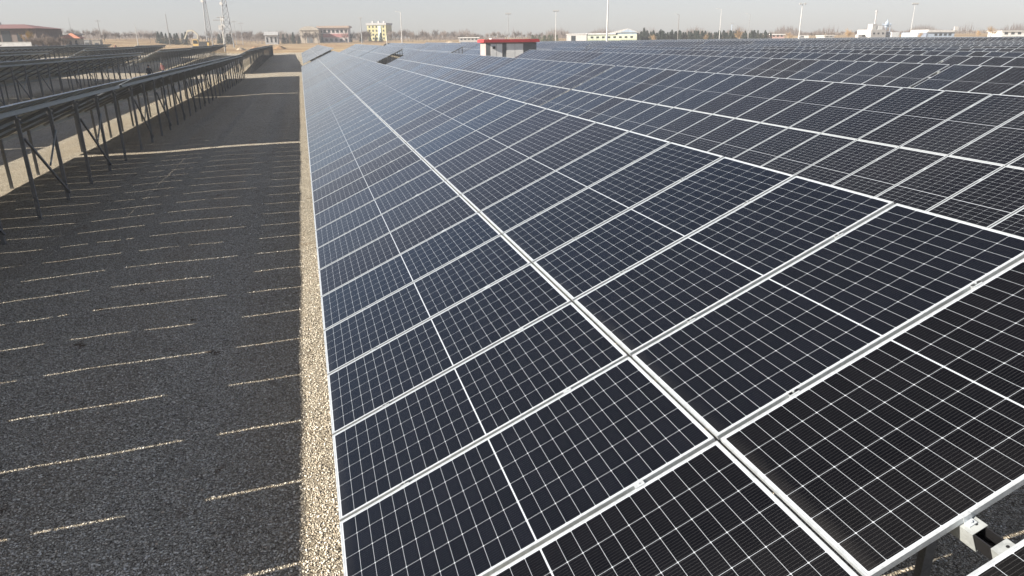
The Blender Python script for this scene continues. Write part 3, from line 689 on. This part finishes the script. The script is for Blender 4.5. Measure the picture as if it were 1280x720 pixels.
pole('light_pole', 1002, 5.5, 175, 'white light pole with a round lamp ring above the panels', WHITE, .15, 'ring', 'light pole')
pole('light_pole', 1141, 6, 225, 'thin leaning white light pole between works building and hangar', WHITE, .10, 'flood', 'light pole')
pole('small_mast', 917, 30, 420, 'small blue grey mast above the conifer row', BLUEG, .3, 'flood', 'mast')
pole('utility_pole', 95.5, 23, 340, 'thin grey pole behind the red roofed hut', STEEL, .13, 'tip')
pole('utility_pole', 131, 25, 340, 'dark pole right of the red roofed hut', DARKP, .16, 'cross')
pole('white_post', 176, 33, 225, 'white pole on the dry field before the bare trees', WHITE, .13, 'tip')
pole('utility_pole', 216, 18, 320, 'dark leaning pole above the small dark conifers', DARKP, .18, 'tip')
pole('portal_pole', 299, 26, 360, 'thin power pole right of the lattice towers, left of its pair', STEEL, .15, 'cross')
pole('portal_pole', 307, 28, 360, 'thin power pole right of the lattice towers, right of its pair', STEEL, .15, 'cross')
pole('white_post', 487, 44.5, 240, 'short white post in front of the yellow apartment block', WHITE, .16, 'tip')
t = pole('transformer_pole', 283.5, 20, 230, 'concrete power pole carrying a transformer beside the lattice tower', CONC, .20, 'cross')
H = ztop(283.5, 20, 230) - G(*place(283.5, 230))
MB().b2((-.9, -.5, H * .62), (.3, .3, H * .74)).build('transformer', GREY, t); MB().tube((.55, -.2, H * .72), (.55, -.35, H * .72), .45, .45, 12).build('dish', WHITE, t)
MB().box((-.9, 0, H * .88), (3.0, .14, .16)).build('crossarm', DARKP, t)
def lattice(u, vt, D, base, label, dishes):
    x, y = place(u, D); z = G(x, y); H = ztop(u, vt, D) - z; t = empty('lattice_tower', (x, y, z), FACE + .3, label, 'lattice tower')
    topw = base * .34; cn = [(-1, -1), (1, -1), (1, 1), (-1, 1)]
    hw = lambda zz: (base + (topw - base) * zz / H) / 2
    for sx, sy in cn: MB().bar((sx * hw(0), sy * hw(0), -.4), (sx * hw(H), sy * hw(H), H), .16, .16).build('leg', STEEL, t)
    mb = MB(); zz = 0
    while zz < H - .3:
        st = max(1.0, hw(zz) * 2.0); z2 = min(H, zz + st)
        for i in range(4):
            a, b_ = cn[i], cn[(i + 1) % 4]
            mb.bar((a[0] * hw(zz), a[1] * hw(zz), zz), (b_[0] * hw(z2), b_[1] * hw(z2), z2), .07, .07); mb.bar((b_[0] * hw(zz), b_[1] * hw(zz), zz), (a[0] * hw(z2), a[1] * hw(z2), z2), .07, .07)
            mb.bar((a[0] * hw(z2), a[1] * hw(z2), z2), (b_[0] * hw(z2), b_[1] * hw(z2), z2), .07, .07)
        zz = z2
    mb.build('bracing', STEEL, t)
    for v_ in dishes:
        dz = ztop(u, v_, D) - z; MB().tube((-hw(dz) - .1, -hw(dz) - .15, dz), (-hw(dz) - .25, -hw(dz) - .6, dz), .55, .60, 14).build('dish', WHITE, t)
lattice(266, -9, 330, 2.4, 'slim lattice tower with one white dish, left of two', [2.5])
lattice(290, -9, 300, 3.4, 'wider lattice tower with white dishes, right of two', [5.5, 25])

# ------------------------------------------------------------------ vehicles, excavator, mounds, people
def wheel(par, x, y, r, w_=.22):
    o = MB().tube((x, y - w_ / 2, r), (x, y + w_ / 2, r), r, r, 16).build('wheel', BLK, par); MB().tube((x, y - w_ / 2 - .012, r), (x, y + w_ / 2 + .012, r), r * .55, r * .55, 12).build('rim', STEEL, o)
def car(name, u, D, rz, mat, label, kind='car', cat='car'):
    x, y = place(u, D); t = empty(name, (x, y, G(x, y) + .02), FACE + rz, label, cat)
    if kind == 'car': prof = [(-2.1, .35), (-2.1, .75), (-1.9, .9), (-1.1, .98), (1.2, .98), (2.0, .82), (2.12, .6), (2.12, .35)]; cab = [(-1.5, .95), (-1.0, 1.45), (.5, 1.47), (1.15, .97)]
    elif kind == 'pickup': prof = [(-2.6, .5), (-2.6, 1.05), (1.4, 1.08), (2.4, .98), (2.6, .8), (2.6, .45)]; cab = [(-.7, 1.06), (-.55, 1.72), (.65, 1.75), (1.35, 1.06)]
    else: prof = [(-2.4, .4), (-2.4, 2.0), (-2.2, 2.15), (1.2, 2.15), (1.9, 1.3), (2.4, 1.05), (2.45, .4)]; cab = [(-.4, 1.3), (-.4, 1.95), (1.15, 1.95), (1.7, 1.3)]
    MB().prism(prof, -.85, .85).build('body', mat, t)
    if kind != 'van': MB().prism(cab, -.74, .74).build('cabin', mat, t)
    inn = [(c[0] * .94 + .02, c[1] * .94 + .07) for c in cab]
    for s in (-1, 1):
        y_ = s * (.745 if kind != 'van' else .855); MB().prism(inn, min(y_, y_ + s * .012), max(y_, y_ + s * .012)).build('side_window', DARKG, t)
    a, b_ = cab[-1], cab[-2]; MB().bar((a[0] * .98 + .03, 0, a[1] + .05), (b_[0] + .05, 0, b_[1] - .06), 1.3, .03).build('windscreen', DARKG, t)
    for s in (-1, 1):
        for xx in (-1.35, 1.35): wheel(t, xx, s * .78, .33)
        MB().box((prof[-1][0] - .03, s * .6, .72), (.1, .3, .14)).build('headlight', WHITE, t)
car('pickup_truck', 45.5, 186, 2.5, WHITE, 'white pickup truck parked right of the low white wall', 'pickup', 'pickup')
car('parked_car', 19, 188, 0.1, WHITE, 'white car parked before the maroon hall', 'car')
car('parked_car', 3, 188, 0.1, C('silver_blue', (0.35, 0.40, 0.47), .35, .3), 'silver blue car parked at the left edge before the hall', 'car')
car('parked_car', 34, 189, 2.7, C('car_red', (0.38, 0.06, 0.06), .4), 'red car parked beside the yellowish tree', 'car')
car('parked_car', 489, 310, 0.1, BLK, 'dark car parked in front of the yellow apartment block', 'car')
car('delivery_van', 1007, 330, 2.9, WHITE, 'white van parked beside the pole with a lamp ring', 'van', 'van')
car('delivery_van', 1080, 330, 0.3, WHITE, 'white van parked left of the white works building', 'van', 'van')
D = 262; x, y = place(252, D); t = empty('excavator', (x, y, G(x, y)), FACE, 'yellow excavator with a raised arched boom on the dry ground', 'excavator')
for s in (-1, 1): MB().prism([(-2.0, .15), (-1.7, 0), (1.7, 0), (2.0, .15), (2.1, .5), (1.8, .9), (-1.8, .9), (-2.1, .5)], s * 1.0 - .28, s * 1.0 + .28).build('track', BLK, t)
MB().b2((-1.6, -1.2, .95), (.3, 1.2, 1.45)).prism([(-1.6, 1.45), (-1.6, 2.9), (-1.4, 3.1), (-.1, 3.1), (.3, 2.3), (.3, 1.45)], -1.2, -.1).build('cab', EXC, t)
MB().prism([(-1.45, 1.7), (-1.45, 2.85), (-.2, 2.85), (.1, 2.2), (.1, 1.7)], -1.24, -1.203).build('cab_window', DARKG, t)
MB().b2((.32, -1.25, .95), (3.2, 1.25, 2.4)).build('engine_cover', BLK, t); MB().b2((3.22, -1.2, 1.0), (3.9, 1.2, 2.1)).build('counterweight', EXC, t)
bm_ = MB(); pts = [(-.6, 1.6), (-.2, 4.6), (-1.8, 6.1), (-3.6, 5.9)]
for a, b_ in zip(pts, pts[1:]): bm_.bar((a[0], .5, a[1]), (b_[0], .5, b_[1]), .35, .45)
bm_.build('boom', C('boom_grey', (0.36, 0.34, 0.28)), t); MB().bar((-3.5, .5, 6.0), (-5.0, .5, 3.2), .3, .35).build('stick', C('boom_grey', (0.36, 0.34, 0.28)), t)
MB().prism([(-5.4, 3.1), (-4.7, 3.2), (-4.6, 2.2), (-5.3, 1.8), (-5.9, 2.3)], 0, 1.0).build('bucket', BLK, t)
def mound(name, u, D, wpx, hv, mat, label):
    x, y = place(u, D); W = pxw(wpx, D); H = max(.5, hv); rr = random.Random(int(u)); n = 14; mb = MB(); m_ = 9
    ph = [rr.uniform(0, 6.3) for _ in range(6)]
    for i in range(m_):
        q = i / (m_ - 1)
        for j in range(n):
            a = 2 * math.pi * j / n; k_ = 1 + .16 * math.sin(2 * a + ph[0]) + .1 * math.sin(5 * a + ph[1]) + rr.uniform(-.06, .06)
            mb.v.append((W / 2 * q * k_ * math.cos(a), W * .35 * q * k_ * math.sin(a), H * (math.cos(q * math.pi) * .5 + .5) * (1 + .25 * math.sin(3 * a + ph[2]) * q) - .35 * q + rr.uniform(-.05, .05) * H))
    for i in range(m_ - 1):
        for j in range(n): mb.f.append((i * n + j, (i + 1) * n + j, (i + 1) * n + (j + 1) % n, i * n + (j + 1) % n)); mb.m.append(0)
    tag(mb.build(name, mat, None, (x, y, G(x, y)), smooth=True), label, 'mound')
mound('earth_mound', 322, 270, 26, 1.3, DIRT, 'brown mound of turned earth left of the grey house')
mound('earth_mound', 303, 262, 18, 1.0, SAND, 'pale sandy mound between lattice tower and brown mound')
mound('earth_mound', 352, 285, 30, 1.2, DIRT, 'wide brown mound below the small grey house')
mound('earth_mound', 412, 330, 50, 1.0, DIRT, 'long brown ridge of earth before the banded building')
mound('rubble_heap', 566, 360, 34, 1.3, SAND, 'pale rubble heap left of the red roofed kiosk')
mound('rubble_heap', 540, 350, 16, 0.9, DIRT, 'small brown heap right of the white light pole')
mound('brown_heap', 147, 250, 8, 1.0, C('dark_brown', (0.13, 0.06, 0.035), .9), 'small dark brown heap on the dry field')
def person(x, y, rz, top_c, leg_c, label, bend=0.0):
    me = bpy.data.meshes.new('person'); z = G(x, y)
    J = [((0, 0, .95), .15, .11), ((0, .0, 1.15), .15, .11), ((0, -bend * .1, 1.38), .19, .12), ((0, -bend * .14, 1.50), .07, .07), ((0, -bend * .17, 1.58), .085, .10), ((0, -bend * .18, 1.70), .085, .10)]
    v = [j[0] for j in J]; rad = [(j[1], j[2]) for j in J]; e = [(i, i + 1) for i in range(5)]
    for s in (-1, 1):
        n = len(v); v += [(s * .10, 0, .88), (s * .12, -.04 * s, .48), (s * .13, -.02, .07), (s * .13, -.16, .04)]; rad += [(.095, .095), (.065, .065), (.05, .05), (.04, .035)]; e += [(0, n), (n, n + 1), (n + 1, n + 2), (n + 2, n + 3)]
        n = len(v); v += [(s * .21, 0, 1.40), (s * .27, -.02, 1.12), (s * .25, -.16 - .1 * bend, .92), (s * .24, -.22 - .1 * bend, .86)]; rad += [(.06, .06), (.045, .045), (.036, .036), (.035, .02)]; e += [(2, n), (n, n + 1), (n + 1, n + 2), (n + 2, n + 3)]
    me.from_pydata(v, e, []); o = link('person', me, None, (x, y, z), (0, 0, rz)); tag(o, label, 'person')
    me.skin_vertices or me.attributes
    md = o.modifiers.new('skin', 'SKIN'); sv = me.skin_vertices[0].data if me.skin_vertices else None
    if sv:
        for i, r_ in enumerate(rad): sv[i].radius = r_
        sv[0].use_root = True
    s2 = o.modifiers.new('sub', 'SUBSURF'); s2.levels = 1; s2.render_levels = 1
    k = N('clothes'); tc = k.n('TexCoord'); sx = k.n('SeparateXYZ'); k.t.links.new(tc.outputs['Object'], sx.inputs[0])
    c = k.mix(k.m('GREATER_THAN', sx.outputs[2], .92), rgb(*leg_c), rgb(*top_c)); c = k.mix(k.m('GREATER_THAN', sx.outputs[2], 1.50), c, rgb(.38, .24, .17)); k.set(k.p.inputs['Base Color'], c); k.p.inputs['Roughness'].default_value = .8
    me.materials.append(k.mat)
    MB().box((0, -bend * .18 + .01, 1.745), (.17, .20, .09)).build('hair', BLK, o)
person(-15.4, 82.0, 0.4, (.03, .03, .035), (.02, .02, .025), 'person in dark clothes standing by posts of the second row left')
person(-15.8, 92.5, -0.5, (.13, .05, .05), (.03, .03, .04), 'person in a red jacket standing in the lane behind the rows', .6)

# ------------------------------------------------------------------ trees
def bare_mesh(seed, H, spread, twig):
    rr = random.Random(seed); tk = MB(); cr = MB()
    def grow(p, d, L, r, lev):
        q = p + d * L
        (tk if lev == 0 else cr).tube(p, q, r, r * .68, 5 if lev < 2 else 3, cap=False)
        if lev >= 3:
            for _ in range(twig):
                a = p.lerp(q, rr.random()); v = (d + Vector((rr.uniform(-1, 1), rr.uniform(-1, 1), rr.uniform(-.3, 1))) * .9).normalized(); l = L * rr.uniform(.5, 1.2)
                b_ = a + v * l; s_ = v.orthogonal().normalized() * (.024 * H / 8); cr.poly([a - s_, a + s_, b_])
            return
        nb = rr.choice((3, 4, 4)) if lev else rr.choice((5, 6))
        for i in range(nb):
            f = rr.uniform(.55, 1.0) if lev == 0 else rr.uniform(.4, 1.0)
            ang = rr.uniform(0, 6.28); tilt = rr.uniform(.3, .85) * spread
            o = d.orthogonal().normalized(); o2 = d.cross(o); v = (d * math.cos(tilt) + (o * math.cos(ang) + o2 * math.sin(ang)) * math.sin(tilt) + Vector((0, 0, .15))).normalized()
            grow(p + d * L * f, v, L * rr.uniform(.55, .8), r * .5, lev + 1)
        grow(q, (d + Vector((rr.uniform(-.2, .2), rr.uniform(-.2, .2), .1))).normalized(), L * .75, r * .65, lev + 1)
    grow(Vector((0, 0, -.3)), Vector((rr.uniform(-.05, .05), 0, 1)).normalized(), H * .34, H * .022, 0)
    return tk, cr
def conifer_mesh(seed, H, w_):
    rr = random.Random(seed); tk = MB().tube((0, 0, -.3), (0, 0, H * .95), H * .018, .01, 6); cr = MB()
    for _ in range(900):
        t = rr.random() ** 1.25; z = H * (.06 + .94 * t); R_ = w_ * (1 - t) ** .8 * rr.uniform(.45, 1.08) + .05; a = rr.uniform(0, 6.283)
        c = Vector((R_ * math.cos(a), R_ * math.sin(a), z)); s_ = H * rr.uniform(.025, .055)
        o = Vector((math.cos(a), math.sin(a), -.35 + rr.uniform(-.3, .3))) * s_ * 1.4; q = Vector((-math.sin(a), math.cos(a), rr.uniform(-.3, .3))) * s_ * .7
        cr.poly([c - q, c + o, c + q, c - o * .5])
    return tk, cr
BARK = C('bark', (0.16, 0.125, 0.10)); TWIG = C('twigs', (0.17, 0.135, 0.115), .9); TWIGT = C('tan_twigs', (0.34, 0.235, 0.13), .9); TWIGY = C('yellow_leaves', (0.42, 0.30, 0.10), .9); NEED = C('needles', (0.030, 0.045, 0.030), .9); NEED2 = C('olive_needles', (0.10, 0.12, 0.055), .9)
def tree_proto(name, tc_, mat, label, cat='tree'):
    tk, cr = tc_; t = empty(name, (0, 0, 0), 0, label, cat); tk.build('trunk', BARK, t); cr.build('crown', mat, t); return t
class Stand:
    def __init__(s, name, meshes, mat, href): s.name = name; s.me = [(a.mesh('trunk', BARK), b_.mesh('crown', mat)) for a, b_ in meshes]; s.h = href
    def put(s, u, D, vtop, label, group=None, wide=1.0):
        x, y = place(u, D); z = G(x, y); h = max(1.5, ztop(u, vtop, D) - z) / s.h; a, b_ = random.choice(s.me)
        t = empty(s.name, (x, y, z), random.uniform(0, 6.28), label, 'tree', group); t.scale = (h * wide, h * wide, h)
        link('trunk', a, t); link('crown', b_, t)
bare = Stand('bare_tree', [bare_mesh(i, 8, .95, 5) for i in (1, 2, 3, 4)], TWIG, 8.6)
tan = Stand('bare_tree', [bare_mesh(i, 8, 1.05, 7) for i in (11, 12, 13)], TWIGT, 8.6)
yel = Stand('leafy_tree', [bare_mesh(21, 8, 1.0, 9)], TWIGY, 8.6)
con = Stand('conifer_tree', [conifer_mesh(i, 8, 1.7) for i in (31, 32, 33)], NEED, 8.0)
oli = Stand('conifer_tree', [conifer_mesh(i, 8, 2.6) for i in (41, 42)], NEED2, 8.0)
rr = random.Random(5)
def belt(st, u0, u1, n, D0, D1, v0, v1, label, group, wide=1.0):
    if st is bare: v0 -= 4.0; v1 -= 2.5; n = int(n * 1.35)
    if st is con: v0 -= 1.2; v1 -= 1.0
    for i in range(n): st.put(u0 + (u1 - u0) * (i + rr.uniform(.1, .9)) / n, rr.uniform(D0, D1), rr.uniform(v0, v1), label, group, wide * rr.uniform(.9, 1.3))
yel.put(39, 191, 33.5, 'yellowish tree before the right end of the maroon hall')
belt(bare, 40, 84, 9, 178, 186, 41, 46, 'bare bush in front of the right end of the maroon hall', 'bushes before the maroon hall', 1.3)
belt(bare, 62, 140, 14, 300, 420, 36, 43, 'bare grey tree behind the red roofed hut', 'bare trees behind the hut', 1.1)
belt(bare, 140, 205, 18, 330, 450, 38, 44, 'bare grey tree beyond the dry field on the left', 'bare trees beyond the dry field', 1.2)
belt(con, 201, 238, 8, 330, 350, 40.5, 43.5, 'dark green conifer in the small clump left of the excavator', 'conifers left of the excavator', 1.1)
belt(bare, 238, 285, 7, 380, 460, 36, 44, 'bare tree behind the excavator and slim lattice tower', 'bare trees behind the excavator', 1.1)
belt(con, 273, 296, 4, 360, 380, 42, 45, 'dark conifer at the foot of the lattice towers', 'conifers by the lattice towers', 1.3)
belt(bare, 292, 378, 26, 400, 520, 38, 44.5, 'bare brownish tree between lattice towers and barrel roofed building', 'bare trees around the grey house', 1.2)
belt(con, 352, 382, 4, 400, 420, 41, 44, 'dark conifer beside the barrel roofed building', 'conifers by the barrel roofed building', 1.2)
belt(bare, 384, 404, 3, 395, 410, 38, 41, 'bare tree in front of the barrel roofed building', 'trees before the barrel roofed building', 1.0)
belt(bare, 432, 466, 10, 430, 510, 37, 43, 'bare tree between banded building and yellow apartment block', 'bare trees left of the yellow block', 1.2)
belt(con, 440, 486, 6, 430, 500, 42, 45, 'dark conifer at the foot of the yellow apartment block', 'conifers by the yellow block', 1.1)
belt(bare, 488, 520, 11, 430, 560, 36, 42, 'bare tree just right of the yellow apartment block', 'bare trees right of the yellow block', 1.2)
belt(bare, 518, 600, 24, 430, 560, 37, 45, 'bare tree along the horizon left of the kiosk', 'bare trees left of the kiosk', 1.3)
belt(bare, 600, 712, 18, 420, 560, 39, 45, 'bare tree along the horizon behind the kiosk', 'bare trees behind the kiosk', 1.4)
belt(oli, 668, 700, 8, 380, 420, 43, 45, 'olive green bush right of the kiosk roof', 'olive bushes right of the kiosk', 1.4)
belt(con, 799, 968, 62, 330, 360, 38.5, 42.5, 'dark green conifer in the long row on the right horizon', 'conifers in the long row', 1.25)
for u_, v_ in ((808, 34.5), (829, 36.5), (843, 37), (876, 38)): con.put(u_, 345, v_, 'tall pointed dark conifer rising above the long row', 'tall conifers in the long row')
for u_, v_, l_ in ((820, 42, 'low tan tree in front of the left part of the conifer row'), (887, 40, 'round tan tree in front of the middle of the conifer row'), (928, 33, 'tall tan tree in front of the conifer row beside a pole'), (989, 38, 'tan bare tree left of the pole with a lamp ring'),
                   (1064, 33.5, 'wide tan bare tree left of the white works building'), (1154, 40, 'small tan tree left of the blue grey hangar'), (1242, 31, 'large tan bare tree right of the hangar'), (1226, 36, 'smaller bare tan tree left of the large one')):
    tan.put(u_, 315, v_ - 1.5, l_, wide=1.35)
belt(bare, 1010, 1090, 12, 400, 480, 40, 44, 'bare tree on the horizon left of the white works building', 'bare trees left of the works', 1.4)
belt(bare, 1125, 1290, 20, 420, 500, 38, 44, 'bare tree on the horizon behind the hangar', 'bare trees behind the hangar', 1.4)

# far wood: low twiggy growth along the horizon, one mass nobody could count
mb = MB(); rw = random.Random(77)
for k in range(20000):
    u = rw.uniform(40, 1300); D = rw.uniform(540, 600)
    if rw.random() > .55 + .45 * math.sin(u * .045 + 1.3 * math.sin(u * .013)): continue
    x, y = place(u, D); z = G(x, y); h = rw.uniform(2.0, 6.5) * (.75 + .35 * math.sin(u * .11)); dx = rw.uniform(-1.6, 1.6)
    a = Vector((x, y, z - .3 + rw.random() * h * .4)); b_ = a + Vector((dx, rw.uniform(-1, 1), h)); s_ = Vector((.22, -.06, .05)) * rw.uniform(.5, 1.2)
    mb.poly([a - s_, a + s_, b_])
tag(mb.build('far_wood', TWIG), kind='stuff')

# ------------------------------------------------------------------ haze
me = MB().b2((-1050, -450, -14), (1050, 1050, 62)); hk = bpy.data.materials.new('haze_air'); hk.use_nodes = True; ht = hk.node_tree
ht.nodes.remove(ht.nodes["Principled BSDF"]); pv = ht.nodes.new("ShaderNodeVolumePrincipled"); pv.inputs['Color'].default_value = (0.43, 0.455, 0.495, 1); pv.inputs['Density'].default_value = 0.0008
ht.links.new(pv.outputs[0], ht.nodes["Material Output"].inputs['Volume'])
tag(me.build('haze', hk), kind='stuff')
